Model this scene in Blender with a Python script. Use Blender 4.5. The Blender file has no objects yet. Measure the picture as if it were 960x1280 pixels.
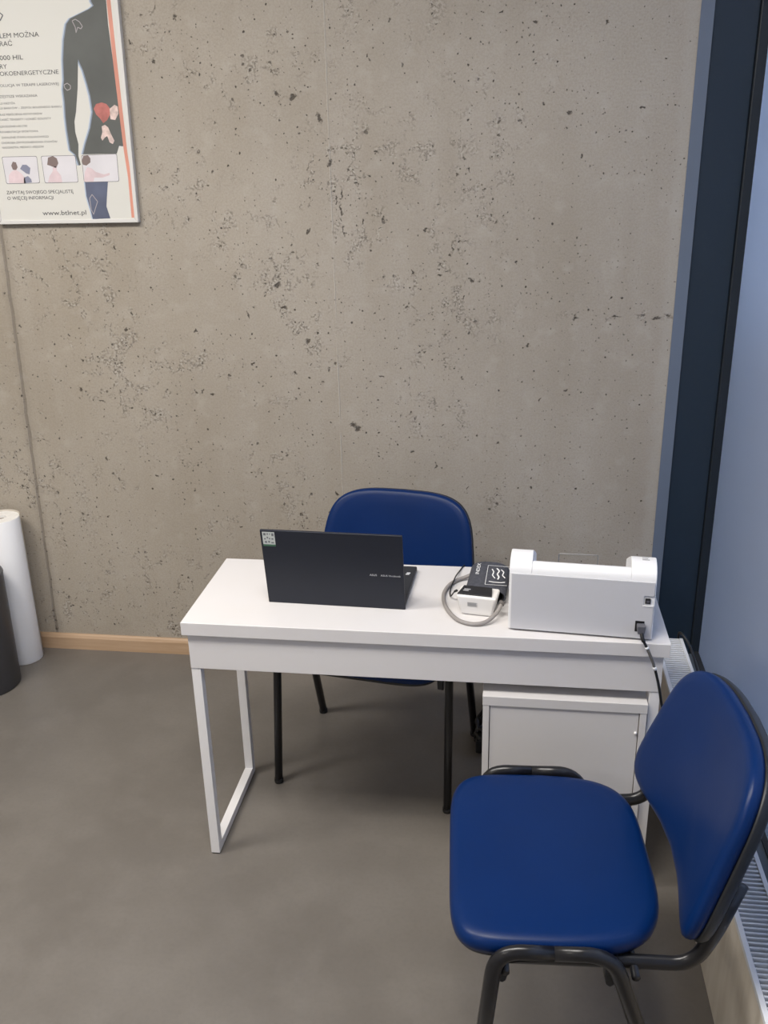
import bpy, bmesh, math, random
from mathutils import Vector, Matrix
random.seed(7)
C = bpy.context.scene.collection
PI = math.pi

# ------------------------------------------------------------------ materials
def mat(name, col, rough=0.5, metal=0.0, spec=0.5, noise=None, bump=None, coat=0.0):
    m = bpy.data.materials.new(name); m.use_nodes = True
    nt = m.node_tree; b = nt.nodes['Principled BSDF']
    b.inputs['Base Color'].default_value = (*col, 1)
    b.inputs['Roughness'].default_value = rough
    b.inputs['Metallic'].default_value = metal
    b.inputs['Specular IOR Level'].default_value = spec
    b.inputs['Coat Weight'].default_value = coat
    tc = nt.nodes.new('ShaderNodeTexCoord')
    if noise:
        sc, amt = noise
        n = nt.nodes.new('ShaderNodeTexNoise'); n.inputs['Scale'].default_value = sc; n.inputs['Detail'].default_value = 5
        nt.links.new(tc.outputs['Object'], n.inputs['Vector'])
        r = nt.nodes.new('ShaderNodeMapRange')
        r.inputs[1].default_value = 0.3; r.inputs[2].default_value = 0.7
        r.inputs[3].default_value = 1 - amt; r.inputs[4].default_value = 1 + amt
        nt.links.new(n.outputs['Fac'], r.inputs[0])
        mx = nt.nodes.new('ShaderNodeVectorMath'); mx.operation = 'SCALE'
        mx.inputs[0].default_value = col
        nt.links.new(r.outputs[0], mx.inputs['Scale']); nt.links.new(mx.outputs[0], b.inputs['Base Color'])
    if bump:
        sc, st, dist = bump
        n = nt.nodes.new('ShaderNodeTexNoise'); n.inputs['Scale'].default_value = sc; n.inputs['Detail'].default_value = 3
        nt.links.new(tc.outputs['Object'], n.inputs['Vector'])
        bp = nt.nodes.new('ShaderNodeBump'); bp.inputs['Strength'].default_value = st; bp.inputs['Distance'].default_value = dist
        nt.links.new(n.outputs['Fac'], bp.inputs['Height']); nt.links.new(bp.outputs[0], b.inputs['Normal'])
    return m

class G:
    """small node-graph helper"""
    def __init__(s, nt): s.nt = nt
    def node(s, t, **k):
        n = s.nt.nodes.new(t)
        for a, v in k.items(): setattr(n, a, v)
        return n
    def put(s, sock, v):
        if hasattr(v, 'is_output'): s.nt.links.new(v, sock)
        else: sock.default_value = v
    def m(s, op, a, b=0.0, c=None, clamp=False):
        n = s.node('ShaderNodeMath', operation=op, use_clamp=clamp)
        s.put(n.inputs[0], a); s.put(n.inputs[1], b)
        if c is not None: s.put(n.inputs[2], c)
        return n.outputs[0]
    def v(s, op, a, b=None):
        n = s.node('ShaderNodeVectorMath', operation=op)
        s.put(n.inputs[0], a)
        if b is not None: s.put(n.inputs[1], b)
        return n.outputs['Value'] if op in ('DISTANCE', 'LENGTH', 'DOT_PRODUCT') else n.outputs[0]
    def noise(s, vec, scale, detail=4, rough=0.55):
        n = s.node('ShaderNodeTexNoise'); s.put(n.inputs['Vector'], vec)
        n.inputs['Scale'].default_value = scale; n.inputs['Detail'].default_value = detail; n.inputs['Roughness'].default_value = rough
        return n
    def smooth(s, x, lo, hi, a=0.0, b=1.0):
        n = s.node('ShaderNodeMapRange', interpolation_type='SMOOTHSTEP')
        s.put(n.inputs[0], x); s.put(n.inputs[1], lo); s.put(n.inputs[2], hi); n.inputs[3].default_value = a; n.inputs[4].default_value = b
        return n.outputs[0]
    def mix(s, f, a, b, blend='MIX'):
        n = s.node('ShaderNodeMix', data_type='RGBA', blend_type=blend)
        s.put(n.inputs[0], f)
        for sock, v in ((n.inputs[6], a), (n.inputs[7], b)):
            if isinstance(v, tuple): v = (*v, 1)
            s.put(sock, v)
        return n.outputs[2]

PITS = [(0.058, 2.01), (0.109, 2.003), (0.192, 1.939), (-0.222, 2.066), (-0.076, 1.916), (-0.246, 2.237), (-0.329, 2.119), (-0.398, 2.171), (0.026, 1.43), (0.046, 1.353), (-0.087, 1.329), (0.12, 1.237), (0.072, 1.131), (-0.725, 1.061), (-0.648, 1.023), (-0.233, 1.054), (-0.703, 1.171), (-0.522, 1.279), (-0.698, 1.463), (-0.743, 1.259), (-0.473, 0.738), (-0.659, 0.805), (-0.011, 0.749), (-0.168, 0.55), (-0.079, 1.161), (-0.27, 1.279), (-0.533, 1.552), (0.198, 0.686), (0.268, 0.945), (0.285, 0.934), (0.864, 1.231), (0.991, 1.076), (0.91, 1.047), (0.372, 1.119), (0.645, 1.119), (0.651, 1.388), (0.505, 1.227), (0.558, 0.804), (0.671, 0.723), (0.474, 0.852), (0.855, 2.184), (0.964, 1.937), (0.552, 1.852), (1.006, 1.814), (0.71, 1.722), (0.664, 1.779), (0.875, 1.633), (0.753, 2.209), (1.062, 2.176), (0.525, 1.601), (0.485, 1.468), (1.181, 1.937), (0.37, 1.837)]
ROUGH = [(0.188, 1.782), (0.285, 1.596), (0.093, 1.497), (0.598, 1.455), (1.117, 1.325), (1.268, 1.325), (-0.625, 0.69), (0.02, 1.419), (0.292, 1.792), (-0.329, 1.145), (0.839, 0.257), (-0.172, 0.575)]
BODY = [(-0.4979, 2.3225), (-0.5029, 2.3054), (-0.5028, 2.288), (-0.4965, 2.2768), (-0.5107, 2.2686), (-0.5437, 2.2568), (-0.577, 2.2448), (-0.5924, 2.2299), (-0.6071, 2.1858), (-0.6184, 2.1296), (-0.6245, 2.0725), (-0.6314, 2.0449), (-0.6318, 2.0075), (-0.6355, 1.9651), (-0.6363, 1.9246), (-0.6355, 1.8933), (-0.6344, 1.8642), (-0.6197, 1.8517), (-0.6144, 1.832), (-0.611, 1.8173), (-0.6051, 1.8196), (-0.6094, 1.8466), (-0.6041, 1.8829), (-0.6097, 1.9191), (-0.6078, 1.9501), (-0.5982, 1.9783), (-0.5824, 2.048), (-0.569, 2.1303), (-0.5564, 2.0979), (-0.5487, 2.0586), (-0.543, 2.0236), (-0.5415, 1.9767), (-0.5563, 1.9297), (-0.5795, 1.8823), (-0.5923, 1.8511), (-0.4772, 1.851), (-0.466, 1.8749), (-0.4527, 1.8722), (-0.4511, 1.9271), (-0.4538, 2.0094), (-0.4546, 2.1242), (-0.4569, 2.2248), (-0.4545, 2.2904), (-0.453, 2.3206)]
LEG = [(-0.5988, 1.7677), (-0.5997, 1.7227), (-0.5919, 1.6798), (-0.5878, 1.6492), (-0.5258, 1.6509), (-0.5346, 1.689), (-0.5258, 1.734), (-0.5183, 1.7686)]
STRIPE = [(-0.4543, 2.3207), (-0.4532, 2.2903), (-0.4546, 2.1242), (-0.4534, 1.9508), (-0.4522, 1.8553), (-0.4484, 1.7772), (-0.4517, 1.6524), (-0.442, 1.6523), (-0.4375, 1.777), (-0.4413, 1.855), (-0.4413, 1.9505), (-0.4415, 2.1237), (-0.4404, 2.2898), (-0.4402, 2.3201)]
MUSCLE = [(-0.5375, 1.986), (-0.5275, 1.9998), (-0.5081, 2.004), (-0.4927, 1.9989), (-0.4836, 1.9869), (-0.4831, 1.9705), (-0.4963, 1.9519), (-0.5111, 1.9428), (-0.5199, 1.9573), (-0.5317, 1.9694)]
BONE = [(-0.4839, 1.9846), (-0.4663, 1.9958), (-0.4562, 1.9908), (-0.4563, 1.9697), (-0.4695, 1.9512), (-0.4853, 1.954)]
FEMUR = [(-0.5178, 1.9335), (-0.5063, 1.938), (-0.4965, 1.9306), (-0.4886, 1.909), (-0.4803, 1.8896), (-0.487, 1.8802), (-0.4972, 1.8852), (-0.5027, 1.9045), (-0.5115, 1.8999), (-0.521, 1.8906), (-0.5251, 1.9003), (-0.5174, 1.9168)]
SHOULDER = [(-0.5727, 2.238), (-0.5616, 2.242), (-0.5496, 2.2349), (-0.5411, 2.2213), (-0.5473, 2.2149), (-0.5571, 2.2197), (-0.5646, 2.2044), (-0.5649, 2.22)]
KNEE = [(-0.5897, 1.715), (-0.5795, 1.7274), (-0.5726, 1.7173), (-0.5632, 1.7046), (-0.5709, 1.6896), (-0.5828, 1.6644), (-0.5891, 1.6797), (-0.5894, 1.6974)]
ELBOW = [(-0.6266, 2.0586), (-0.6152, 2.0629), (-0.6055, 2.0557), (-0.6069, 2.0464), (-0.6184, 2.0421), (-0.6254, 2.0493)]
TH = [[(-0.8767, 1.8499), (-0.7533, 1.8497), (-0.7559, 1.7655), (-0.875, 1.7652)], [(-0.7394, 1.8494), (-0.6201, 1.8493), (-0.6214, 1.7656), (-0.7391, 1.7652)], [(-0.5995, 1.8488), (-0.4772, 1.851), (-0.4802, 1.7655), (-0.602, 1.7652)]]
T1A = [[(-0.866, 1.7676), (-0.8616, 1.7925), (-0.8481, 1.8047), (-0.8331, 1.8094), (-0.8156, 1.7966), (-0.8065, 1.784), (-0.8066, 1.7665)], [(-0.8478, 1.8221), (-0.8401, 1.8343), (-0.8293, 1.8316), (-0.8262, 1.8167), (-0.8336, 1.8069), (-0.8444, 1.8096)], [(-0.8186, 1.8116), (-0.8081, 1.8238), (-0.7941, 1.8235), (-0.7818, 1.8133), (-0.7879, 1.7936), (-0.7987, 1.7963), (-0.8087, 1.804)], [(-0.8123, 1.7666), (-0.8093, 1.784), (-0.7944, 1.7887), (-0.7848, 1.7786), (-0.7836, 1.7686)]]
T2A = [[(-0.7274, 1.7675), (-0.7187, 1.7873), (-0.7051, 1.8019), (-0.7028, 1.8167), (-0.6889, 1.8164), (-0.6908, 1.8041), (-0.6792, 1.789), (-0.6771, 1.7666)], [(-0.7215, 1.822), (-0.7152, 1.844), (-0.6978, 1.8485), (-0.6851, 1.8409), (-0.6818, 1.8261), (-0.6925, 1.8115), (-0.7056, 1.8167)]]
T3A = [[(-0.6016, 1.7677), (-0.5945, 1.7973), (-0.5841, 1.8118), (-0.5707, 1.8091), (-0.5559, 1.7965), (-0.5294, 1.7886), (-0.5095, 1.7931), (-0.5105, 1.7858), (-0.5363, 1.7789), (-0.5639, 1.7794), (-0.5684, 1.7671)], [(-0.6009, 1.8293), (-0.593, 1.8462), (-0.5761, 1.8483), (-0.5693, 1.8384), (-0.571, 1.8262), (-0.5862, 1.8168), (-0.5969, 1.8194)]]
LINES = [('LEM MOŻNA', -0.8188, -0.6878, 2.1984, 0.0141), ('RAĆ', -0.8231, -0.7814, 2.1759, 0.0143), ('000 HIL', -0.8303, -0.752, 2.1358, 0.0143), ('RY', -0.8349, -0.8104, 2.1112, 0.0137), ('OKOENERGETYCZNE', -0.8382, -0.6395, 2.0909, 0.0129), ('OLUCJA W TERAPII LASEROWEJ', -0.8441, -0.6445, 2.0586, 0.0083), ('ZĘSTSZE WSKAZANIA', -0.8501, -0.7215, 2.0266, 0.008), ('LE KRZYŻA', -0.8537, -0.8014, 2.0073, 0.0061), ('LE BARKÓW – ZESPÓŁ BOLESNEGO BARKU', -0.8561, -0.6452, 1.993, 0.0061), ('RAZ PIERŚCIENIA ROTATORÓW', -0.8597, -0.7137, 1.9739, 0.0062), ('OKIEĆ TENISISTY / ŁOKIEĆ GOLFISTY', -0.8623, -0.686, 1.9589, 0.0062), ('SZKODZENIE ŁĄKOTKI', -0.8662, -0.7719, 1.9385, 0.0062), ('REHABILITACJA SPORTOWA', -0.8691, -0.7359, 1.9222, 0.0062), ('ZAPALENIE STAWU KOLANOWEGO', -0.8666, -0.7028, 1.9049, 0.0063), ('CHOROBA ZWYRODNIENIOWA STAWÓW', -0.8695, -0.675, 1.889, 0.0064), ('NADGARSTKA, MIEDNICY, KRĘGÓW', -0.8693, -0.7243, 1.8747, 0.0063), ('ZAPYTAJ SWOJEGO SPECJALISTĘ', -0.8792, -0.6431, 1.733, 0.0109), ('O WIĘCEJ INFORMACJI', -0.8796, -0.7162, 1.715, 0.0109), ('www.btlnet.pl', -0.7625, -0.6082, 1.6642, 0.0153)]
DIAM = [(-0.8134, 2.2738), (-0.7981, 2.2621), (-0.8085, 2.2492), (-0.8191, 2.2428)]
BIG = {(0.192, 1.939), (0.026, 1.43), (0.058, 2.01), (0.268, 0.945), (0.285, 0.934), (0.12, 1.237), (0.046, 1.353), (0.109, 2.003)}
CRACKS = [(0.255, 1.713, 0.003, 0.017), (0.248, 1.666, 0.004, 0.02), (0.259, 1.602, 0.0025, 0.018), (0.391, 1.632, 0.003, 0.014), (0.318, 1.631, 0.003, 0.011), (0.139, 1.598, 0.004, 0.01), (0.239, 1.696, 0.002, 0.012), (1.142, 1.323, 0.02, 0.003), (1.016, 1.318, 0.014, 0.003), (1.268, 1.32, 0.02, 0.003), (0.572, 1.455, 0.01, 0.004), (0.676, 1.442, 0.008, 0.006), (0.22, 1.805, 0.006, 0.008)]

def concrete():
    m = bpy.data.materials.new('raw_concrete'); m.use_nodes = True
    nt = m.node_tree; g = G(nt); b = nt.nodes['Principled BSDF']
    tc = g.node('ShaderNodeTexCoord')
    sx = g.node('ShaderNodeSeparateXYZ'); nt.links.new(tc.outputs['Object'], sx.inputs[0])
    X, Z = sx.outputs[0], sx.outputs[2]
    cb = g.node('ShaderNodeCombineXYZ'); nt.links.new(X, cb.inputs[0]); nt.links.new(Z, cb.inputs[1])
    P = cb.outputs[0]
    # jittered coordinates make every hole ragged
    j = g.noise(P, 60, 3)
    jc = g.v('SUBTRACT', j.outputs['Color'], (0.5, 0.5, 0.5))
    def jit(a): 
        n = g.node('ShaderNodeVectorMath', operation='SCALE'); g.put(n.inputs[0], jc); n.inputs['Scale'].default_value = a
        return g.v('ADD', P, n.outputs[0])
    PJ = jit(0.022); PJ2 = jit(0.012)
    # rough patches (places where the pour left coarse skin)
    d = None
    for i, (px, pz) in enumerate(ROUGH):
        rx = (0.10, 0.12, 0.10, 0.09, 0.16, 0.12, 0.09, 0.09, 0.08, 0.10, 0.07, 0.07)[i]
        rz = (0.13, 0.11, 0.10, 0.09, 0.018, 0.018, 0.06, 0.14, 0.10, 0.06, 0.05, 0.05)[i]
        v = g.v('MULTIPLY', g.v('SUBTRACT', P, (px, pz, 0)), (1 / rx, 1 / rz, 0))
        e = g.v('LENGTH', v)
        d = e if d is None else g.m('MINIMUM', d, e)
    wob = g.noise(P, 9, 4).outputs['Fac']
    rough = g.smooth(g.m('ADD', d, g.m('MULTIPLY', g.m('SUBTRACT', wob, 0.5), 2.4)), 0.3, 1.35, 1.0, 0.0)
    general = g.smooth(g.noise(P, 2.3, 5, 0.6).outputs['Fac'], 0.43, 0.62)
    roughm = g.m('MAXIMUM', rough, g.m('MULTIPLY', general, 0.45))
    # coarse skin: ragged cells visible only inside the patches
    fine = g.noise(P, 120, 6, 0.75).outputs['Fac']
    sv = g.node('ShaderNodeMapping'); sv.inputs['Scale'].default_value = (1.25, 0.75, 1); nt.links.new(jit(0.03), sv.inputs[0])
    vn = g.noise(sv.outputs[0], 6.5, 3, 0.5).outputs['Fac']
    vein = g.smooth(g.m('ABSOLUTE', g.m('SUBTRACT', vn, 0.5)), 0.008, 0.050, 1.0, 0.0)
    vn2 = g.noise(g.v('ADD', sv.outputs[0], (3.7, 1.9, 0)), 9.0, 3, 0.5).outputs['Fac']
    vein2 = g.smooth(g.m('ABSOLUTE', g.m('SUBTRACT', vn2, 0.5)), 0.006, 0.032, 1.0, 0.0)
    brk = g.smooth(g.noise(P, 15, 3).outputs['Fac'], 0.44, 0.58)
    area_ = g.m('MAXIMUM', rough, g.m('MULTIPLY', g.m('MULTIPLY', general, g.smooth(X, 1.25, 0.45)), 0.95))
    veinm = g.m('MULTIPLY', g.m('MULTIPLY', g.m('MAXIMUM', vein, vein2), brk), area_)
    skin = g.m('MULTIPLY', g.smooth(fine, 0.50, 0.58), veinm)
    # blow holes, three sizes
    def holes(vec, scale, keep, rmin, rmax):
        n = g.node('ShaderNodeTexVoronoi', voronoi_dimensions='2D', feature='F1')
        g.put(n.inputs['Vector'], vec); n.inputs['Scale'].default_value = scale; n.inputs['Randomness'].default_value = 1
        sc = g.node('ShaderNodeSeparateColor'); nt.links.new(n.outputs['Color'], sc.inputs[0])
        r = g.m('ADD', g.m('MULTIPLY', g.m('POWER', sc.outputs[1], 2.0), rmax - rmin), rmin)
        on = g.m('GREATER_THAN', keep, sc.outputs[0])
        h = g.smooth(g.m('DIVIDE', n.outputs['Distance'], r), 0.55, 1.1, 1.0, 0.0)
        return g.m('MULTIPLY', h, on)
    dens = g.smooth(g.noise(P, 3.2, 3).outputs['Fac'], 0.32, 0.72)
    h1 = holes(PJ2, 26, g.m('MULTIPLY_ADD', dens, 0.34, 0.10), 0.03, 0.095)
    h2 = holes(PJ2, 60, g.m('MULTIPLY_ADD', dens, 0.30, 0.05), 0.05, 0.15)
    h3 = holes(PJ, 48, g.m('MULTIPLY', veinm, 0.85), 0.06, 0.26)
    # the larger individual holes, with torn outlines
    jb = g.noise(P, 42, 4, 0.65)
    nb = g.node('ShaderNodeVectorMath', operation='SCALE'); g.put(nb.inputs[0], g.v('SUBTRACT', jb.outputs['Color'], (0.5, 0.5, 0.5))); nb.inputs['Scale'].default_value = 0.045
    PB = g.v('ADD', P, nb.outputs[0])
    e = None
    rnd = random.Random(3)
    for i, (px, pz) in enumerate(PITS):
        big = (px, pz) in BIG
        r = rnd.uniform(0.008, 0.0115) if big else rnd.uniform(0.0035, 0.0062)
        el = rnd.uniform(0.55, 1.5)
        v = g.v('MULTIPLY', g.v('SUBTRACT', PB, (px, pz, 0)), (1 / (r * el), el / r, 0))
        q = g.v('LENGTH', v)
        e = q if e is None else g.m('MINIMUM', e, q)
    for (px, pz, rx, rz_) in CRACKS:
        q = g.v('LENGTH', g.v('MULTIPLY', g.v('SUBTRACT', PB, (px, pz, 0)), (1 / rx, 1 / rz_, 0)))
        e = g.m('MINIMUM', e, q)
    h4 = g.smooth(e, 0.5, 1.15, 1.0, 0.0)
    hole = g.m('MAXIMUM', g.m('MAXIMUM', h1, g.m('MULTIPLY', h2, 0.75)), g.m('MAXIMUM', g.m('MULTIPLY', h3, 0.8), h4))
    # shuttering joints: a thin ridge and a leaky dark joint with a smear
    def line(x0, slope, w, wv):
        xx = g.m('SUBTRACT', X, g.m('MULTIPLY_ADD', Z, slope, x0))
        xx = g.m('ADD', xx, g.m('MULTIPLY', g.m('SUBTRACT', g.noise(P, 14, 4).outputs['Fac'], 0.5), wv))
        return g.smooth(g.m('ABSOLUTE', xx), w * 0.3, w, 1.0, 0.0)
    ridge = line(0.2206, 0.0, 0.0035, 0.006)
    ridge = g.m('MULTIPLY', ridge, g.smooth(g.noise(P, 5, 3).outputs['Fac'], 0.38, 0.6))
    joint = line(-0.973, 0.0258, 0.007, 0.012)
    smear = line(-0.973, 0.0258, 0.03, 0.03)
    edge = g.smooth(g.m('ADD', X, g.m('MULTIPLY', g.m('SUBTRACT', g.noise(P, 18, 4).outputs['Fac'], 0.5), 0.05)), 1.27, 1.30)
    # colour
    cl = g.noise(P, 1.1, 4).outputs['Fac']
    st = g.node('ShaderNodeMapping'); st.inputs['Scale'].default_value = (6.0, 0.7, 1); nt.links.new(P, st.inputs[0])
    vert = g.noise(st.outputs[0], 1.3, 4).outputs['Fac']
    col = g.mix(g.smooth(cl, 0.3, 0.7), (0.336, 0.300, 0.254), (0.412, 0.376, 0.330))
    col = g.mix(g.m('MULTIPLY', g.smooth(vert, 0.35, 0.75), 0.5), col, (0.418, 0.388, 0.352))
    spk = g.noise(P, 160, 3, 0.7).outputs['Fac']
    col = g.mix(g.smooth(spk, 0.35, 0.7, 0, 0.28), col, (0.20, 0.175, 0.145))
    blot = g.noise(P, 13, 4).outputs['Fac']
    col = g.mix(g.smooth(blot, 0.52, 0.75, 0, 0.5), col, (0.42, 0.39, 0.355))
    warm = g.smooth(X, -1.0, 1.2)
    col = g.mix(warm, g.mix(1.0, col, (1.02, 0.99, 0.93), 'MULTIPLY'), col)
    col = g.mix(g.m('MULTIPLY', skin, 0.62), col, (0.13, 0.11, 0.088))
    crest = g.m('MULTIPLY', g.smooth(fine, 0.50, 0.42), veinm)
    col = g.mix(g.m('MULTIPLY', crest, 0.55), col, (0.52, 0.49, 0.44))
    col = g.mix(g.m('MULTIPLY', ridge, 0.6), col, (0.46, 0.43, 0.39))
    col = g.mix(g.m('MULTIPLY', edge, 0.35), col, (0.42, 0.40, 0.37))
    col = g.mix(g.m('MULTIPLY', smear, 0.18), col, (0.16, 0.14, 0.115))
    col = g.mix(g.m('MULTIPLY', joint, 0.45), col, (0.12, 0.10, 0.085))
    col = g.mix(g.m('MULTIPLY', hole, 0.88), col, (0.06, 0.05, 0.04))
    nt.links.new(col, b.inputs['Base Color'])
    b.inputs['Roughness'].default_value = 0.62
    b.inputs['Specular IOR Level'].default_value = 0.3
    hgt = g.m('SUBTRACT', g.m('MULTIPLY', g.noise(P, 10, 5).outputs['Fac'], 0.35), g.m('MULTIPLY', hole, 1.0))
    hgt = g.m('SUBTRACT', hgt, g.m('MULTIPLY', skin, 0.28))
    hgt = g.m('ADD', hgt, g.m('MULTIPLY', ridge, 0.5))
    hgt = g.m('SUBTRACT', hgt, g.m('MULTIPLY', joint, 0.8))
    bp = g.node('ShaderNodeBump'); bp.inputs['Strength'].default_value = 0.8; bp.inputs['Distance'].default_value = 0.004
    nt.links.new(hgt, bp.inputs['Height']); nt.links.new(bp.outputs[0], b.inputs['Normal'])
    return m

def floor_mat():
    m = bpy.data.materials.new('grey_floor'); m.use_nodes = True
    nt = m.node_tree; g = G(nt); b = nt.nodes['Principled BSDF']
    tc = g.node('ShaderNodeTexCoord'); P = tc.outputs['Object']
    n1 = g.noise(P, 2.2, 5, 0.6).outputs['Fac']; n2 = g.noise(P, 7, 5, 0.65).outputs['Fac']
    col = g.mix(g.smooth(n1, 0.3, 0.7), (0.142, 0.128, 0.113), (0.176, 0.160, 0.142))
    col = g.mix(g.smooth(n2, 0.42, 0.75, 0, 0.5), col, (0.192, 0.175, 0.156))
    n3 = g.noise(P, 90, 3).outputs['Fac']
    col = g.mix(g.smooth(n3, 0.4, 0.7, 0, 0.15), col, (0.11, 0.10, 0.09))
    nt.links.new(col, b.inputs['Base Color'])
    nt.links.new(g.smooth(n2, 0.3, 0.7, 0.33, 0.42), b.inputs['Roughness'])
    b.inputs['Specular IOR Level'].default_value = 0.5
    bp = g.node('ShaderNodeBump'); bp.inputs['Strength'].default_value = 0.12; bp.inputs['Distance'].default_value = 0.002
    nt.links.new(n2, bp.inputs['Height']); nt.links.new(bp.outputs[0], b.inputs['Normal'])
    return m

def wood_mat(name, a, c, sc):
    m = bpy.data.materials.new(name); m.use_nodes = True
    nt = m.node_tree; g = G(nt); b = nt.nodes['Principled BSDF']
    tc = g.node('ShaderNodeTexCoord')
    mp = g.node('ShaderNodeMapping'); mp.inputs['Scale'].default_value = sc; nt.links.new(tc.outputs['Object'], mp.inputs[0])
    n = g.noise(mp.outputs[0], 1.0, 6, 0.6).outputs['Fac']
    nt.links.new(g.mix(g.smooth(n, 0.3, 0.7), a, c), b.inputs['Base Color'])
    b.inputs['Roughness'].default_value = 0.5
    return m

M = {}
M['concrete'] = concrete(); M['floor'] = floor_mat()
M['oak'] = wood_mat('light_oak', (0.43, 0.285, 0.17), (0.52, 0.36, 0.235), (2.5, 30, 45))
M['plinth'] = wood_mat('beige_cladding', (0.58, 0.52, 0.43), (0.68, 0.62, 0.53), (40, 22, 3))
M['plaster'] = mat('white_plaster', (0.72, 0.70, 0.67), 0.9, noise=(3, 0.02))
M['desk'] = mat('white_laminate', (0.665, 0.645, 0.640), 0.38, noise=(6, 0.01))
M['white_steel'] = mat('white_lacquered_steel', (0.78, 0.765, 0.76), 0.42)
M['cabinet'] = mat('white_cabinet_foil', (0.62, 0.60, 0.59), 0.45, noise=(5, 0.012))
M['rubber'] = mat('black_rubber', (0.012, 0.012, 0.013), 0.7)
M['vinyl'] = mat('blue_vinyl', (0.0010, 0.0175, 0.090), 0.36, spec=0.2, noise=(5, 0.06), bump=(260, 0.12, 0.0006))
M['shell'] = mat('black_plastic', (0.012, 0.013, 0.015), 0.45, bump=(300, 0.1, 0.0004))
M['tube'] = mat('black_lacquered_tube', (0.010, 0.010, 0.012), 0.30, spec=0.5)
M['laptop'] = mat('dark_blue_metal', (0.013, 0.016, 0.026), 0.46, spec=0.35, metal=0.0, noise=(4, 0.05))
M['laptop_base'] = mat('dark_laptop_plastic', (0.016, 0.019, 0.026), 0.5)
M['screen'] = mat('glossy_screen', (0.006, 0.006, 0.008), 0.12)
M['key'] = mat('key_plastic', (0.012, 0.013, 0.017), 0.5)
M['print_white'] = mat('white_print', (0.72, 0.73, 0.75), 0.5)
M['sticker'] = mat('pale_sticker', (0.52, 0.55, 0.53), 0.5)
M['sticker_green'] = mat('green_sticker_edge', (0.045, 0.13, 0.075), 0.5)
M['sticker_ink'] = mat('sticker_ink', (0.15, 0.16, 0.17), 0.5)
M['prn_cover'] = mat('white_printer_plastic', (0.79, 0.79, 0.80), 0.42)
M['prn_panel'] = mat('light_grey_printer_plastic', (0.56, 0.56, 0.585), 0.5, noise=(9, 0.01))
M['port'] = mat('dark_port', (0.008, 0.008, 0.01), 0.5)
M['port_grey'] = mat('port_grey', (0.10, 0.10, 0.115), 0.5)
M['clear_grey'] = mat('smoky_plastic', (0.16, 0.16, 0.16), 0.3)
M['cable'] = mat('black_cable', (0.009, 0.009, 0.010), 0.45)
M['cable_grey'] = mat('grey_cable_sleeve', (0.11, 0.105, 0.10), 0.5)
M['hose'] = mat('grey_rubber_hose', (0.27, 0.25, 0.24), 0.5)
M['hose_dark'] = mat('hose_plug_grey', (0.12, 0.11, 0.105), 0.45)
M['bpm'] = mat('white_device_plastic', (0.77, 0.755, 0.74), 0.38)
M['display'] = mat('dark_device_face', (0.014, 0.015, 0.019), 0.25)
M['cuff'] = mat('charcoal_fabric', (0.052, 0.055, 0.070), 0.85, noise=(150, 0.25), bump=(500, 0.3, 0.0006))
M['cuff_in'] = mat('black_fabric', (0.008, 0.008, 0.010), 0.9)
M['label_ink'] = mat('label_grey_ink', (0.34, 0.34, 0.35), 0.6)
M['label_paper'] = mat('label_paper', (0.70, 0.70, 0.70), 0.6)
M['paper'] = mat('white_paper', (0.88, 0.88, 0.89), 0.8, noise=(5, 0.015))
M['paper_end'] = wood_mat('paper_roll_end', (0.80, 0.78, 0.74), (0.88, 0.86, 0.83), (60, 60, 1))
M['cardboard'] = mat('cardboard', (0.16, 0.12, 0.085), 0.9)
M['wrap'] = mat('wrapping_film', (0.52, 0.47, 0.40), 0.45)
M['bin'] = mat('anthracite_plastic', (0.072, 0.072, 0.077), 0.45)
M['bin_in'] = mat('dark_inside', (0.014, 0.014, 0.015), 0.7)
M['navy'] = mat('navy_lacquered_profile', (0.014, 0.025, 0.041), 0.30, spec=0.5)
M['navy_dark'] = mat('dark_mullion', (0.008, 0.013, 0.020), 0.5)
M['strip'] = mat('blue_grey_profile', (0.130, 0.162, 0.222), 0.4, noise=(4, 0.03))
M['rail'] = mat('grey_blue_rail', (0.07, 0.085, 0.105), 0.4)
M['radiator'] = mat('white_radiator_enamel', (0.72, 0.73, 0.75), 0.4)
M['rad_in'] = mat('radiator_inside', (0.030, 0.034, 0.042), 0.8)
M['poster_paper'] = mat('poster_paper', (0.655, 0.645, 0.60), 0.5)
M['poster_frame'] = mat('white_frame', (0.66, 0.645, 0.62), 0.4)
M['ink'] = mat('grey_ink', (0.05, 0.05, 0.056), 0.6)
M['ink_soft'] = mat('soft_grey_ink', (0.11, 0.11, 0.12), 0.6)
M['body_ink'] = mat('printed_dark_grey', (0.098, 0.102, 0.096), 0.6, noise=(8, 0.12))
M['leg_ink'] = mat('printed_blue_grey', (0.10, 0.115, 0.175), 0.6, noise=(12, 0.2))
M['glow_ink'] = mat('printed_pale_blue', (0.45, 0.52, 0.62), 0.6)
M['rim_ink'] = mat('printed_mid_blue', (0.21, 0.25, 0.32), 0.6)
M['stripe_ink'] = mat('printed_coral', (0.62, 0.27, 0.20), 0.6, noise=(6, 0.15))
M['muscle_ink'] = mat('printed_red', (0.45, 0.15, 0.13), 0.6, noise=(30, 0.25))
M['bone_ink'] = mat('printed_bone', (0.64, 0.50, 0.46), 0.6, noise=(60, 0.25))
M['line_ink'] = mat('printed_pale_lines', (0.38, 0.35, 0.36), 0.6)
M['pic_bg'] = mat('printed_pale_grey', (0.66, 0.64, 0.665), 0.6, noise=(12, 0.05))
M['pic_skin'] = mat('printed_pale_pink', (0.66, 0.53, 0.55), 0.6, noise=(25, 0.1))
M['pic_hair'] = mat('printed_brown', (0.20, 0.15, 0.14), 0.6)
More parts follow.
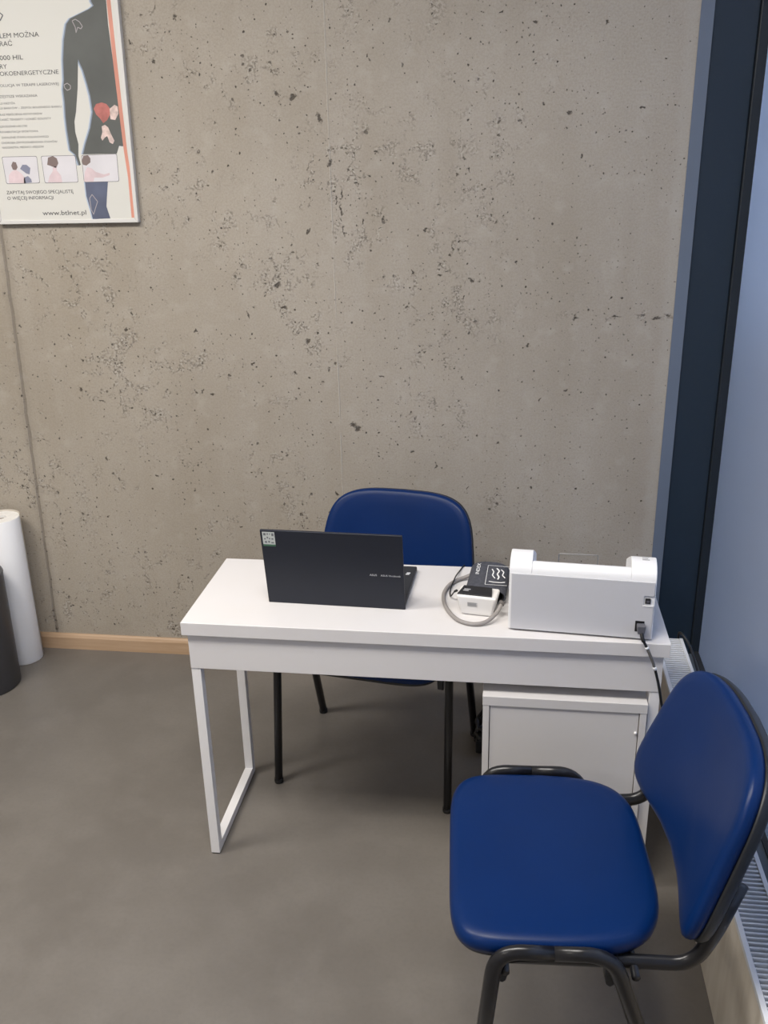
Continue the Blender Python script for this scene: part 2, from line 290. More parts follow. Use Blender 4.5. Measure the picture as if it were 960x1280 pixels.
M['pic_blue'] = mat('printed_grey_blue', (0.22, 0.23, 0.31), 0.6)
M['ground'] = mat('outdoor_paving', (0.16, 0.17, 0.18), 0.9, noise=(2, 0.1))

def frosted():
    m = bpy.data.materials.new('frosted_glass'); m.use_nodes = True
    b = m.node_tree.nodes['Principled BSDF']
    b.inputs['Base Color'].default_value = (0.78, 0.84, 0.93, 1)
    b.inputs['Roughness'].default_value = 0.30
    b.inputs['Transmission Weight'].default_value = 0.85
    b.inputs['IOR'].default_value = 1.25
    return m
M['glass'] = frosted()

# ------------------------------------------------------------------ mesh helpers
def obj(name, bm, m, parent=None, smooth=False, bevel=0.0, seg=2, label=None):
    bmesh.ops.recalc_face_normals(bm, faces=bm.faces[:])
    me = bpy.data.meshes.new(name); bm.to_mesh(me); bm.free()
    ms = m if isinstance(m, (list, tuple)) else [m]
    for x in ms: me.materials.append(x)
    o = bpy.data.objects.new(name, me); C.objects.link(o)
    if smooth:
        for p in me.polygons: p.use_smooth = True
    if parent is not None: o.parent = parent
    if bevel:
        md = o.modifiers.new('bevel', 'BEVEL'); md.width = bevel; md.segments = seg; md.limit_method = 'ANGLE'; md.angle_limit = math.radians(40)
        if not smooth:
            for p in me.polygons: p.use_smooth = True
            md.harden_normals = True
    if label: o['label'] = label
    return o

def thing(name, label, cat, loc=(0, 0, 0), rz=0.0, group=None):
    o = bpy.data.objects.new(name, None); C.objects.link(o)
    o.location = loc; o.rotation_euler = (0, 0, rz); o.empty_display_size = 0.05
    o['label'] = label; o['category'] = cat
    if group: o['group'] = group
    return o

def tag(o, label, cat): o['label'] = label; o['category'] = cat; return o
def struct(o): o['kind'] = 'structure'; return o
def BM(): return bmesh.new()

def box(bm, x0, x1, y0, y1, z0, z1, mi=0):
    v = [bm.verts.new(p) for p in ((x0,y0,z0),(x1,y0,z0),(x1,y1,z0),(x0,y1,z0),(x0,y0,z1),(x1,y0,z1),(x1,y1,z1),(x0,y1,z1))]
    for f in ((0,3,2,1),(4,5,6,7),(0,1,5,4),(1,2,6,5),(2,3,7,6),(3,0,4,7)):
        fc = bm.faces.new([v[i] for i in f]); fc.material_index = mi
    return bm

def smooth_path(pts, n=8, closed=False):
    P = [Vector(p) for p in pts]; out = []
    N = len(P); rng = range(N if closed else N - 1)
    for i in rng:
        if closed: a, b, c, d = P[(i-1) % N], P[i], P[(i+1) % N], P[(i+2) % N]
        else: a, b, c, d = P[max(i-1, 0)], P[i], P[i+1], P[min(i+2, N-1)]
        for k in range(n):
            t = k / n
            out.append(0.5 * ((2*b) + (c-a)*t + (2*a-5*b+4*c-d)*t*t + (3*b-a-3*c+d)*t**3))
    if not closed: out.append(P[-1])
    return out

def arc_path(pts, r, n=6):
    """polyline with rounded corners of radius r"""
    P = [Vector(p) for p in pts]; out = [P[0]]
    for i in range(1, len(P) - 1):
        a = (P[i-1] - P[i]); c = (P[i+1] - P[i])
        d = min(r, a.length * 0.49, c.length * 0.49)
        s, e = P[i] + a.normalized() * d, P[i] + c.normalized() * d
        for k in range(n + 1):
            t = k / n
            out.append((1-t)**2 * s + 2*t*(1-t) * P[i] + t*t * e)
    out.append(P[-1]); return out

def tube(bm, path, ra, rb=None, n=12, ref=(0, 0, 1), cap=True, mi=0):
    """sweep an ellipse (ra across, rb along ref) down the path"""
    rb = rb or ra
    P = [Vector(p) for p in path]; rings = []
    T0 = (P[1] - P[0]).normalized(); up = Vector(ref); up = up - T0 * up.dot(T0)
    if up.length < 1e-4: up = Vector((1, 0, 0)) - T0 * T0.x
    up.normalize()
    for i, p in enumerate(P):
        t = (P[min(i+1, len(P)-1)] - P[max(i-1, 0)]).normalized()
        up = up - t * up.dot(t)
        up.normalize(); s = t.cross(up)
        rings.append([bm.verts.new(p + s * (ra * math.cos(2*PI*k/n)) + up * (rb * math.sin(2*PI*k/n))) for k in range(n)])
    for a, b in zip(rings, rings[1:]):
        for k in range(n):
            f = bm.faces.new((a[k], a[(k+1) % n], b[(k+1) % n], b[k])); f.material_index = mi
    if cap:
        bm.faces.new(rings[0][::-1]).material_index = mi; bm.faces.new(rings[-1]).material_index = mi
    return bm

def lathe(bm, prof, n=48, mi=0):
    """prof: list of (r, z); r = 0 closes"""
    rings = []
    for r, z in prof:
        rings.append([bm.verts.new((r*math.cos(2*PI*k/n), r*math.sin(2*PI*k/n), z)) for k in range(n)] if r > 1e-6 else [bm.verts.new((0, 0, z))])
    for a, b in zip(rings, rings[1:]):
        for k in range(n):
            vs = []
            for v in (a[k % len(a)], a[(k+1) % len(a)], b[(k+1) % len(b)], b[k % len(b)]):
                if v not in vs: vs.append(v)
            if len(vs) > 2: bm.faces.new(vs).material_index = mi
    return bm

def prism(bm, poly, axis, a, b, mi=0):
    """extrude a closed polygon: axis 'x' takes (y,z), 'y' takes (x,z), 'z' takes (x,y)"""
    def P(u, v, w): return {'x': (w, u, v), 'y': (u, w, v), 'z': (u, v, w)}[axis]
    A = [bm.verts.new(P(u, v, a)) for u, v in poly]; B = [bm.verts.new(P(u, v, b)) for u, v in poly]
    bm.faces.new(A).material_index = mi; bm.faces.new(B[::-1]).material_index = mi
    n = len(poly)
    for i in range(n): bm.faces.new((A[i], A[(i+1) % n], B[(i+1) % n], B[i])).material_index = mi
    return bm

def pad(bm, outline, prof, fn):
    """cushion: rings of the outline scaled about its centre; prof = [(scale, h)], fn(u, v, h) -> point"""
    cu = sum(p[0] for p in outline) / len(outline); cv = sum(p[1] for p in outline) / len(outline)
    rings = []
    for s, h in prof:
        if s < 1e-6: rings.append([bm.verts.new(fn(cu, cv, h))])
        else: rings.append([bm.verts.new(fn(cu + (u-cu)*s, cv + (v-cv)*s, h)) for u, v in outline])
    n = len(outline)
    for a, b in zip(rings, rings[1:]):
        for k in range(n):
            vs = []
            for v in (a[k % len(a)], a[(k+1) % len(a)], b[(k+1) % len(b)], b[k % len(b)]):
                if v not in vs: vs.append(v)
            if len(vs) > 2: bm.faces.new(vs)
    return bm

def text(name, body, x0, x1, y, z, h, m, parent, cap=0.73, rot=(PI/2, 0, 0), bold=0.0):
    """lettering as a thin mesh: fitted between x0 and x1 (local), cap height h"""
    cu = bpy.data.curves.new(name, 'FONT'); cu.body = body; cu.extrude = 0.0; cu.offset = bold; cu.resolution_u = 3
    to = bpy.data.objects.new(name, cu); C.objects.link(to)
    bpy.context.view_layer.update()
    me = bpy.data.meshes.new_from_object(to.evaluated_get(bpy.context.evaluated_depsgraph_get()))
    bpy.data.objects.remove(to); bpy.data.curves.remove(cu)
    xs = [v.co.x for v in me.vertices]
    ys = [v.co.y for v in me.vertices]
    lo, hi = min(xs), max(xs)
    sx = (x1 - x0) / (hi - lo); sy = h / cap
    for v in me.vertices:
        v.co.x = (v.co.x - lo) * sx; v.co.y *= sy
    me.materials.append(m)
    o = bpy.data.objects.new(name, me); C.objects.link(o); o.parent = parent
    o.location = (x0, y, z); o.rotation_euler = rot
    return o

# ------------------------------------------------------------------ the room
XW = 1.322          # where the concrete ends
def slab(name, m, *b):
    bm = BM(); box(bm, *b); o = obj(name, bm, m); return struct(o)
slab('floor', M['floor'], -4.0, 1.56, -6.0, 0.2, -0.1, 0.0)
slab('wall_back', M['concrete'], -4.0, XW, 0.0, 0.2, 0.0, 3.1)
slab('wall_left', M['plaster'], -4.2, -4.0, -6.0, 0.2, 0.0, 3.1)
slab('wall_front', M['plaster'], -4.2, 1.56, -6.2, -6.0, 0.0, 3.1)
slab('ceiling', M['plaster'], -4.2, 1.56, -6.2, 0.2, 3.1, 3.25)
bm = BM(); prism(bm, [(0, 0), (-0.014, 0), (-0.014, 0.050), (-0.010, 0.060), (-0.006, 0.065), (0, 0.065)], 'x', -4.0, XW - 0.002)
struct(obj('baseboard_back', bm, M['oak']))
# glazing on the right: corner profile, navy post, mullion, bottom rail, frosted pane
bm = BM(); prism(bm, [(XW, -0.004), (XW + 0.038, -0.004), (XW + 0.038, 0.2), (XW, 0.2)], 'z', 0.0, 3.1)
struct(obj('trim_1', bm, M['strip']))
win = bpy.data.objects.new('window_1', None); C.objects.link(win); struct(win)
bm = BM(); box(bm, 1.360, 1.487, 0.002, 0.2, 0.0, 3.1); obj('window_post', bm, M['navy'], win, bevel=0.003)
bm = BM(); box(bm, 1.487, 1.524, -0.012, 0.2, 0.0, 3.1); obj('window_mullion', bm, M['navy_dark'], win, bevel=0.004)
bm = BM()
prism(bm, [(1.455, 0.0), (1.455, 0.085), (1.470, 0.105), (1.515, 0.112), (1.515, 0.0)], 'y', -5.98, -0.013)
obj('window_rail', bm, M['rail'], win)
bm = BM(); box(bm, 1.4985, 1.5145, -5.98, -0.013, 0.112, 0.118); obj('glazing_gasket', bm, M['rubber'], win)
bm = BM(); box(bm, 1.516, 1.528, -5.98, -0.013, 0.10, 3.08); obj('window_pane', bm, M['glass'], win)
slab('ground', M['ground'], 1.57, 14.0, -14.0, 8.0, -0.3, -0.05)

# ------------------------------------------------------------------ low convector under the glazing
RX0, RX1, RY0, RY1, RH = 1.297, 1.386, -3.2, -0.335, 0.342
rad = thing('radiator', 'low long white convector radiator with a slatted top under the frosted glazing', 'radiator')
bm = BM(); box(bm, RX0, RX0 + 0.012, RY0, RY1, 0.0, RH - 0.012); obj('front_panel', bm, M['plinth'], rad, bevel=0.002, label='beige front cladding')
bm = BM(); box(bm, RX1 - 0.008, RX1, RY0, RY1, 0.0, RH - 0.012); obj('back_panel', bm, M['radiator'], rad)
for y0, y1 in ((RY0, RY0 + 0.006), (RY1 - 0.006, RY1)):
    bm = BM(); box(bm, RX0 + 0.0125, RX1 - 0.0085, y0, y1, 0.0, RH - 0.012); obj('end_panel', bm, M['radiator'], rad)
bm = BM(); box(bm, RX0 + 0.02, RX1 - 0.016, RY0 + 0.02, RY1 - 0.02, 0.03, RH - 0.05); obj('heating_element', bm, M['rad_in'], rad)
bm = BM()
box(bm, RX0 - 0.001, RX0 + 0.0105, RY0, RY1, RH - 0.0118, RH); box(bm, RX1 - 0.0095, RX1 + 0.001, RY0, RY1, RH - 0.0118, RH)
y = RY0 + 0.004
while y < RY1 - 0.006:
    box(bm, RX0 + 0.0105, RX1 - 0.0095, y, y + 0.0052, RH - 0.0105, RH - 0.001); y += 0.0128
obj('grille', bm, M['radiator'], rad, bevel=0.0012, seg=1)

# ------------------------------------------------------------------ desk
DY0, DY1, DH = -1.104, -0.700, 0.7346
desk = thing('desk', 'white rectangular desk on slim white metal legs carrying the laptop and printer', 'desk', (0, DY0, 0))
D = DY1 - DY0
bm = BM(); box(bm, 0, 1.2, 0, D, DH - 0.036, DH); obj('desktop', bm, M['desk'], desk, bevel=0.0015)
bm = BM(); box(bm, 0.012, 1.188, 0.010, D - 0.010, DH - 0.136, DH - 0.0365); obj('apron', bm, M['desk'], desk, bevel=0.0012)
for x0 in (0.012, 1.163):
    t = 0.025
    bm = BM()
    y0, y1, zt = 0.012, D - 0.012, DH - 0.1365
    box(bm, x0, x0 + t, y0, y0 + t, 0.004, zt); box(bm, x0, x0 + t, y1 - t, y1, 0.004, zt)
    box(bm, x0, x0 + t, y0 + t, y1 - t, 0.004, 0.004 + t)
    lf = obj('leg_frame', bm, M['white_steel'], desk, bevel=0.001)
    bm = BM(); box(bm, x0 + 0.002, x0 + t - 0.002, y0 + 0.002, y1 - 0.002, 0.0, 0.004); obj('glide_strip', bm, M['rubber'], lf)

# ------------------------------------------------------------------ drawer cabinet under the desk
cab = thing('drawer_cabinet', 'small white cabinet standing under the right end of the desk', 'cabinet', (0.762, -1.108, 0))
CW, CH, CD = 0.398, 0.570, 0.40
bm = BM(); box(bm, 0, CW, 0, CD, CH - 0.026, CH); obj('top_panel', bm, M['cabinet'], cab, bevel=0.001)
bm = BM()
box(bm, 0.001, 0.017, 0.001, CD - 0.002, 0.02, CH - 0.0262); box(bm, CW - 0.017, CW - 0.001, 0.001, CD - 0.002, 0.02, CH - 0.0262)
box(bm, 0.017, CW - 0.017, 0.02, CD - 0.002, 0.02, 0.036); box(bm, 0.017, CW - 0.017, CD - 0.010, CD - 0.002, 0.036, CH - 0.0262)
obj('body', bm, M['cabinet'], cab, bevel=0.0008)
bm = BM(); box(bm, 0.0188, CW - 0.0188, 0.004, 0.018, 0.024, CH - 0.028); fr = obj('front_panel', bm, M['cabinet'], cab, bevel=0.001)
bm = BM(); lathe(bm, [(0, 0), (0.0035, 0), (0.004, 0.003), (0.003, 0.005), (0, 0.0055)], 16)
kn = obj('knob', bm, M['white_steel'], fr, True); kn.location = (0.374, 0.004, 0.487); kn.rotation_euler = (PI/2, 0, 0)
for x in (0.03, CW - 0.03):
    for yy in (0.04, CD - 0.05):
        bm = BM(); lathe(bm, [(0, 0), (0.016, 0), (0.018, 0.004), (0.018, 0.0198), (0, 0.0198)], 20); f = obj('foot', bm, M['rubber'], cab, True); f.location = (x, yy, 0)

# ------------------------------------------------------------------ blue visitor chairs
CH_TILT, CH_Y0, CH_ZB, CH_H, CH_W, CH_N, CH_K, CH_CU, CH_AR = 0.29, 0.180, 0.457, 0.363, 0.2287, 4.2, -0.204, 0.030, 0.0355
def sup(t, n): c = math.cos(t); s = math.sin(t); return math.copysign(abs(c)**(2/n), c), math.copysign(abs(s)**(2/n), s)
def back_outline(grow=0.0, N=80):
    o = []
    for i in range(N):
        u, v = sup(2*PI*i/N, CH_N); v = (v + 1) / 2 * CH_H
        uu = u * CH_W * (1 - CH_K * (1 - v / CH_H))
        o.append((uu * (1 + grow), (v + CH_AR * (1 - v / CH_H) * (1 - u*u) - CH_H/2) * (1 + grow) + CH_H/2))
    return o
def back_pt(u, v, h):
    # h > 0 towards the sitter (-Y)
    th = CH_TILT; y = CH_Y0 + math.tan(th) * v - CH_CU * u * u / 0.05
    return (u, y - h * math.cos(th), CH_ZB + v - h * math.sin(th) * -1.0)
def seat_outline(N=80):
    o = []
    for i in range(N):
        a = 2*PI*i/N; u, v = sup(a, 5.8 if math.sin(a) < 0 else 4.2)
        y = -0.050 + v * 0.203
        o.append((u * (0.251 - 0.024 * max(0.0, v)**1.5), y))
    return o
def seat_pt(u, v, h):
    return (u, v, 0.470 + h - 0.35 * max(0.0, -v - 0.17)**1.6 + 0.010 * (v + 0.05))
def make_chair(label, loc, rz):
    t = thing('visitor_chair', label, 'chair', loc, rz, 'blue vinyl visitor chairs')
    bm = BM(); pad(bm, seat_outline(), [(0.965, -0.024), (0.99, -0.022), (1.0, -0.012), (0.998, -0.002), (0.985, 0.006), (0.955, 0.0115), (0.90, 0.0145), (0.75, 0.0165), (0.5, 0.0165), (0.25, 0.0155), (0, 0.0155)], seat_pt)
    obj('seat', bm, M['vinyl'], t, True)
    bm = BM(); pad(bm, seat_outline(), [(0, -0.040), (0.55, -0.040), (0.9, -0.037), (0.965, -0.033), (0.972, -0.0245), (0.95, -0.0238), (0, -0.0238)], seat_pt)
    obj('seat_pan', bm, M['shell'], t, True)
    ol = back_outline()
    bm = BM(); pad(bm, ol, [(0.97, -0.010), (0.99, -0.008), (1.0, 0.0), (0.998, 0.008), (0.985, 0.0145), (0.95, 0.0185), (0.88, 0.0205), (0.7, 0.0215), (0.4, 0.0215), (0, 0.0215)], lambda u, v, h: back_pt(u, v, h - 0.02))
    obj('backrest', bm, M['vinyl'], t, True)
    bm = BM(); pad(bm, back_outline(0.001), [(0.97, -0.0005), (1.0, -0.002), (1.003, -0.006), (1.0, -0.014), (0.985, -0.021), (0.95, -0.026), (0.8, -0.031), (0.4, -0.033), (0, -0.033)], lambda u, v, h: back_pt(u, v, h - 0.028))
    obj('back_shell', bm, M['shell'], t, True)
    for s in (-1, 1):
        xl = s * 0.262
        for fy, ly in ((-0.212, -0.168), (0.192, 0.040)):
            # one leg: from the floor up to the middle of the flat loop beside the seat
            mid = -0.064
            path = arc_path([(s*0.270, fy, 0.012), (s*0.264, ly, 0.474), (s*0.264, mid, 0.4725)], 0.055, 8)
            bm = BM(); tube(bm, path, 0.0150, 0.0120, 14, ref=(1, 0, 0)); lg = obj('leg', bm, M['tube'], t, True)
            bm = BM(); lathe(bm, [(0, 0), (0.0135, 0), (0.0142, 0.003), (0.0142, 0.014), (0.0125, 0.016), (0, 0.016)], 18)
            f = obj('rubber_foot', bm, M['rubber'], lg, True); f.location = (s*0.270, fy, 0)
            # stacking lug under the loop
            bm = BM(); prism(bm, [(-0.011, 0.034), (0.011, 0.034), (0.012, -0.010), (0.007, -0.030), (0.0, -0.036), (-0.008, -0.030), (-0.012, -0.010)], 'y', -0.009, 0.009)
            k = obj('lug', bm, M['shell'], lg, bevel=0.003); k.location = (s*0.236, ly + (0.014 if fy < 0 else 0.004), 0.412); k.rotation_euler = (0, 0, PI/2)
        # tube carrying the backrest
        yb = CH_Y0 + 0.05
        path = arc_path([(s*0.226, -0.16, 0.424), (s*0.228, 0.10, 0.426), (s*0.232, 0.190, 0.428), (s*0.232, 0.222, 0.50), (s*0.215, 0.262, 0.60)], 0.06, 8)
        bm = BM(); tube(bm, path, 0.0150, 0.0115, 14, ref=(1, 0, 0)); obj('back_support', bm, M['tube'], t, True)
    for yy in (-0.15, 0.085):
        bm = BM(); tube(bm, [(-0.262, yy, 0.421 if yy < 0 else 0.421), (0.262, yy, 0.421)], 0.008, 0.008, 12); obj('cross_bar', bm, M['tube'], t, True)
    return t
make_chair('blue vinyl chair behind the desk against the concrete wall, half hidden by the laptop', (0.425, -0.590, 0), math.radians(-9.0))
make_chair('blue vinyl chair in front, turned sideways beside the cabinet and radiator', (0.962, -1.526, 0), math.radians(-86.5))

# ------------------------------------------------------------------ laptop
lap = thing('laptop', 'open dark blue laptop seen from behind its lid on the desk', 'laptop', (0.196, -0.967, DH), math.radians(-2.0))
LW = 0.362
bm = BM(); box(bm, 0.001, LW - 0.001, 0.004, 0.236, 0.002, 0.016); base = obj('base', bm, M['laptop_base'], lap, bevel=0.004)
bm = BM()
for r in range(6):
    n = 15
    for k in range(n):
        x = 0.022 + k * (LW - 0.044) / n; yy = 0.040 + r * 0.0175
        box(bm, x, x + (LW - 0.044) / n - 0.0028, yy, yy + 0.0150, 0.0158, 0.0172)
obj('keyboard', bm, M['key'], base)
bm = BM()
for i, (x, yy) in enumerate(((0.337, 0.176), (0.3385, 0.1845))):
    box(bm, x, x + 0.010, yy, yy + 0.005, 0.01625, 0.0166)
obj('palm_sticker', bm, M['print_white'], base)
bm = BM(); box(bm, 0.125, 0.237, 0.156, 0.226, 0.0158, 0.0163); obj('touchpad', bm, M['key'], base)
for x in (0.03, LW - 0.03):
    for yy in (0.03, 0.215):
        bm = BM(); lathe(bm, [(0, 0), (0.006, 0), (0.006, 0.0022), (0, 0.0022)], 14); f = obj('rubber_foot', bm, M['rubber'], base); f.location = (x, yy, 0)
lid = bpy.data.objects.new('lid', None)
bm = BM(); box(bm, 0, LW, -0.0035, 0.0035, 0.0, 0.221)
lid = obj('lid', bm, M['laptop'], lap, bevel=0.002); lid.location = (0, 0.001, 0.0005); lid.rotation_euler = (math.radians(9.0), 0, 0)
bm = BM(); box(bm, 0.006, LW - 0.006, 0.0034, 0.0041, 0.016, 0.214); obj('screen', bm, M['screen'], lid)
bm = BM(); tube(bm, [(0.06, 0.007, 0.012), (LW - 0.06, 0.007, 0.012)], 0.005, 0.005, 12); obj('hinge', bm, M['key'], lid, True)
bm = BM(); box(bm, 0.006, 0.038, -0.0040, -0.0034, 0.180, 0.216)
st = obj('sticker', bm, M['sticker'], lid)
bm = BM(); box(bm, 0.006, 0.038, -0.0042, -0.0036, 0.1745, 0.1800); obj('sticker_band', bm, M['sticker_green'], st)
bm = BM()
for x0, x1, z0, z1 in ((0.009, 0.015, 0.206, 0.213), (0.018, 0.021, 0.208, 0.213), (0.024, 0.027, 0.209, 0.212), (0.030, 0.0355, 0.205, 0.213), (0.010, 0.014, 0.194, 0.198), (0.017, 0.0205, 0.1975, 0.2025), (0.0225, 0.026, 0.195, 0.199), (0.029, 0.034, 0.1945, 0.1985), (0.011, 0.0165, 0.184, 0.1895), (0.020, 0.024, 0.185, 0.1905), (0.0275, 0.0345, 0.1835, 0.187)):
    box(bm, x0, x1, -0.0043, -0.0038, z0, z1)
obj('sticker_print', bm, M['sticker_ink'], st)
text('lid_lettering', 'ASUS', 0.275, 0.2935, -0.0038, 0.1000, 0.0060, M['print_white'], lid)
text('lid_lettering', 'ASUS Vivobook', 0.303, 0.354, -0.0038, 0.1000, 0.0052, M['print_white'], lid)

# ------------------------------------------------------------------ printer
prn = thing('printer', 'white laser printer standing with its plain grey back towards us on the desk', 'printer', (0.8185, -1.0665, DH), math.radians(-4.4))
PW = 0.339
mid_prof = [(0.003, 0.004), (0.003, 0.150), (0.0045, 0.160), (0.008, 0.168), (0.014, 0.174), (0.022, 0.177), (0.030, 0.176), (0.036, 0.170), (0.060, 0.142), (0.190, 0.080), (0.235, 0.070), (0.235, 0.004)]
side_prof = [(0.003, 0.004), (0.003, 0.150), (0.0045, 0.160), (0.008, 0.168), (0.014, 0.175), (0.026, 0.182), (0.042, 0.187), (0.064, 0.188), (0.076, 0.184), (0.150, 0.150), (0.235, 0.108), (0.235, 0.004)]
bm = BM(); prism(bm, mid_prof, 'x', 0.053, 0.281); obj('output_tray', bm, M['prn_cover'], prn, bevel=0.0006, seg=1)
for x0, x1 in ((0.0, 0.053), (0.281, PW)):
    bm = BM(); prism(bm, side_prof, 'x', x0, x1); obj('side_housing', bm, M['prn_cover'], prn, bevel=0.0018, seg=2)
bm = BM(); prism(bm, [(0.006, 0.006), (PW - 0.0035, 0.006), (PW - 0.0035, 0.092), (0.313, 0.092), (0.313, 0.118), (PW - 0.0035, 0.118), (PW - 0.0035, 0.152), (0.006, 0.152)], 'y', 0.0, 0.0028)
pb = obj('back_panel', bm, M['prn_panel'], prn, label='light grey back panel')
bm = BM(); box(bm, 0.311, PW - 0.003, -0.001, 0.002, 0.0905, 0.0935); obj('port_ledge', bm, M['prn_cover'], pb)
bm = BM(); box(bm, 0.3165, 0.3285, -0.0004, 0.0028, 0.098, 0.1105); us = obj('data_port', bm, M['port'], prn)
bm = BM(); box(bm, 0.319, 0.326, -0.0010, 0.0, 0.101, 0.1065); obj('port_tongue', bm, M['port_grey'], us)
bm = BM()
box(bm, 0.298, 0.319, -0.0006, 0.0008, 0.024, 0.052)
obj('power_socket', bm, M['port'], prn, bevel=0.0004)
bm = BM()
tube(bm, arc_path([(0.112, 0.135, 0.106), (0.112, 0.112, 0.163), (0.206, 0.112, 0.165), (0.206, 0.135, 0.106)], 0.004, 3), 0.0015, 0.0015, 6); obj('paper_stop', bm, M['clear_grey'], prn)
bm = BM(); box(bm, 0.006, PW - 0.006, 0.010, 0.230, 0.0, 0.004); obj('base_foot', bm, M['rubber'], prn)
bm = BM()
for i in range(3): box(bm, 0.306, 0.3225 - 0.003 * (i == 1), 0.048 + i * 0.008, 0.051 + i * 0.008, 0.1868, 0.1886)
obj('printed_marks', bm, M['label_ink'], prn)

# power lead: plug in the printer, over the desk edge and down
pc = thing('power_lead', 'black power lead with white tags hanging from the printer over the desk edge', 'cable', (1.128, -1.0915, DH + 0.037))
def pl(x, y, z): return (x - 1.128, y + 1.0915, z - DH - 0.037)
bm = BM(); prism(bm, [(-0.0075, -0.010), (0.0075, -0.010), (0.0095, 0.004), (0.0095, 0.011), (-0.0095, 0.011), (-0.0095, 0.004)], 'y', -0.020, -0.0012)
obj('plug', bm, M['port_grey'], pc, bevel=0.002)
lead = smooth_path([pl(1.129, -1.108, 0.764), pl(1.132, -1.116, 0.752), pl(1.140, -1.120, 0.737), pl(1.150, -1.1225, 0.716), pl(1.160, -1.123, 0.692), pl(1.170, -1.123, 0.660), pl(1.179, -1.123, 0.625), pl(1.190, -1.116, 0.575), pl(1.206, -1.08, 0.53), pl(1.212, -1.0, 0.44), pl(1.212, -0.9, 0.2), pl(1.212, -0.85, 0.02), pl(1.212, -0.78, 0.005)], 8)
bm = BM(); tube(bm, lead, 0.0033, 0.0033, 10); obj('lead', bm, M['cable'], pc, True)
bm = BM(); tube(bm, lead[0:12], 0.0047, 0.0047, 10); obj('strain_relief', bm, M['cable'], pc, True)
bm = BM(); tube(bm, lead[18:35], 0.0036, 0.0036, 10); obj('sleeve', bm, M['cable_grey'], pc, True, label='grey printed length of the lead')
for i in (17, 34):
    bm = BM(); tube(bm, lead[i:i+3], 0.0046, 0.0046, 10); obj('tag', bm, M['print_white'], pc, True)

# ------------------------------------------------------------------ blood pressure monitor, cuff, hose, thin cable
bp_ = thing('blood_pressure_monitor', 'small white blood pressure monitor with dark face beside the printer', 'monitor', (0.743, -0.974, DH), math.radians(-8.5))
def taper_box(w0, d0, w1, d1, h, z0=0.0, dy=0.0):
    bm = BM(); A = []; B = []
    for sx, sy in ((-1, -1), (1, -1), (1, 1), (-1, 1)):
        A.append(bm.verts.new((sx * w0/2, sy * d0/2, z0))); B.append(bm.verts.new((sx * w1/2, sy * d1/2 + dy, h)))
    bm.faces.new(A[::-1]); bm.faces.new(B)
    for i in range(4): bm.faces.new((A[i], A[(i+1) % 4], B[(i+1) % 4], B[i]))
    return bm
obj('body', taper_box(0.080, 0.050, 0.104, 0.062, 0.056), M['bpm'], bp_, bevel=0.007, seg=3)
bm = BM(); prism(bm, [(-0.048, 0.0), (0.040, 0.0), (0.034, 0.040), (-0.038, 0.040)], 'z', 0.0, 0.004); f = obj('display', bm, M['display'], bp_, bevel=0.001); f.location = (-0.001, -0.025, 0.0545); f.rotation_euler = (math.radians(8), 0, 0)
bm = BM()
for x0, x1, yy in ((-0.020, -0.004, 0.022), (-0.022, -0.008, 0.016)): box(bm, x0 - 0.014, x1 - 0.014, yy - 0.002, yy + 0.002, 0.0041, 0.0045)
obj('display_marks', bm, M['label_ink'], f)
bm = BM()
for i in range(5): box(bm, -0.026, -0.001 - 0.003 * (i % 2), -0.0002, 0.0002, 0.0100 - i * 0.0023, 0.0114 - i * 0.0023)
lb = obj('label_text', bm, M['label_ink'], bp_); lb.location = (0.004, -0.0287, 0.027); lb.rotation_euler = (math.radians(6), 0, 0)

cuff = thing('arm_cuff', 'charcoal fabric arm cuff with white printing, rolled up behind the small monitor', 'cuff', (0.764, -0.872, DH), math.radians(-6))
CL = 0.112
def loop(w, h, n=48, sk=0.0):
    o = []
    for i in range(n):
        u, v = sup(2*PI*i/n, 2.7); o.append((u * w + sk * v, h * (1 + v) ))
    return o
def ring(bm, outer, inner, y0, y1, tilt, mi=0):
    n = len(outer)
    def P(p, y): return (p[0], y, p[1] * (0.55 + tilt * (y - y0)))
    V = [[bm.verts.new(P(p, y)) for p in pl_] for pl_, y in ((outer, y0), (outer, y1), (inner, y1), (inner, y0))]
    for a in range(4):
        A, B = V[a], V[(a + 1) % 4]
        for k in range(n): bm.faces.new((A[k], A[(k+1) % n], B[(k+1) % n], B[k]))
    return bm
out = loop(0.053, 0.038); inn = [(u * 0.945, 0.004 + (v * 0.888)) for u, v in out]
bm = BM(); ring(bm, out, inn, -CL/2, CL/2, 3.3); obj('cuff_band', bm, M['cuff'], cuff, True, bevel=0.002)
inn2 = [(u * 0.985, 0.0005 + v * 0.985) for u, v in inn]; inn3 = [(u * 0.93, 0.003 + v * 0.90) for u, v in inn]
bm = BM(); ring(bm, inn2, inn3, -CL/2 + 0.004, CL/2 - 0.004, 3.3); obj('cuff_lining', bm, M['cuff_in'], cuff, True)
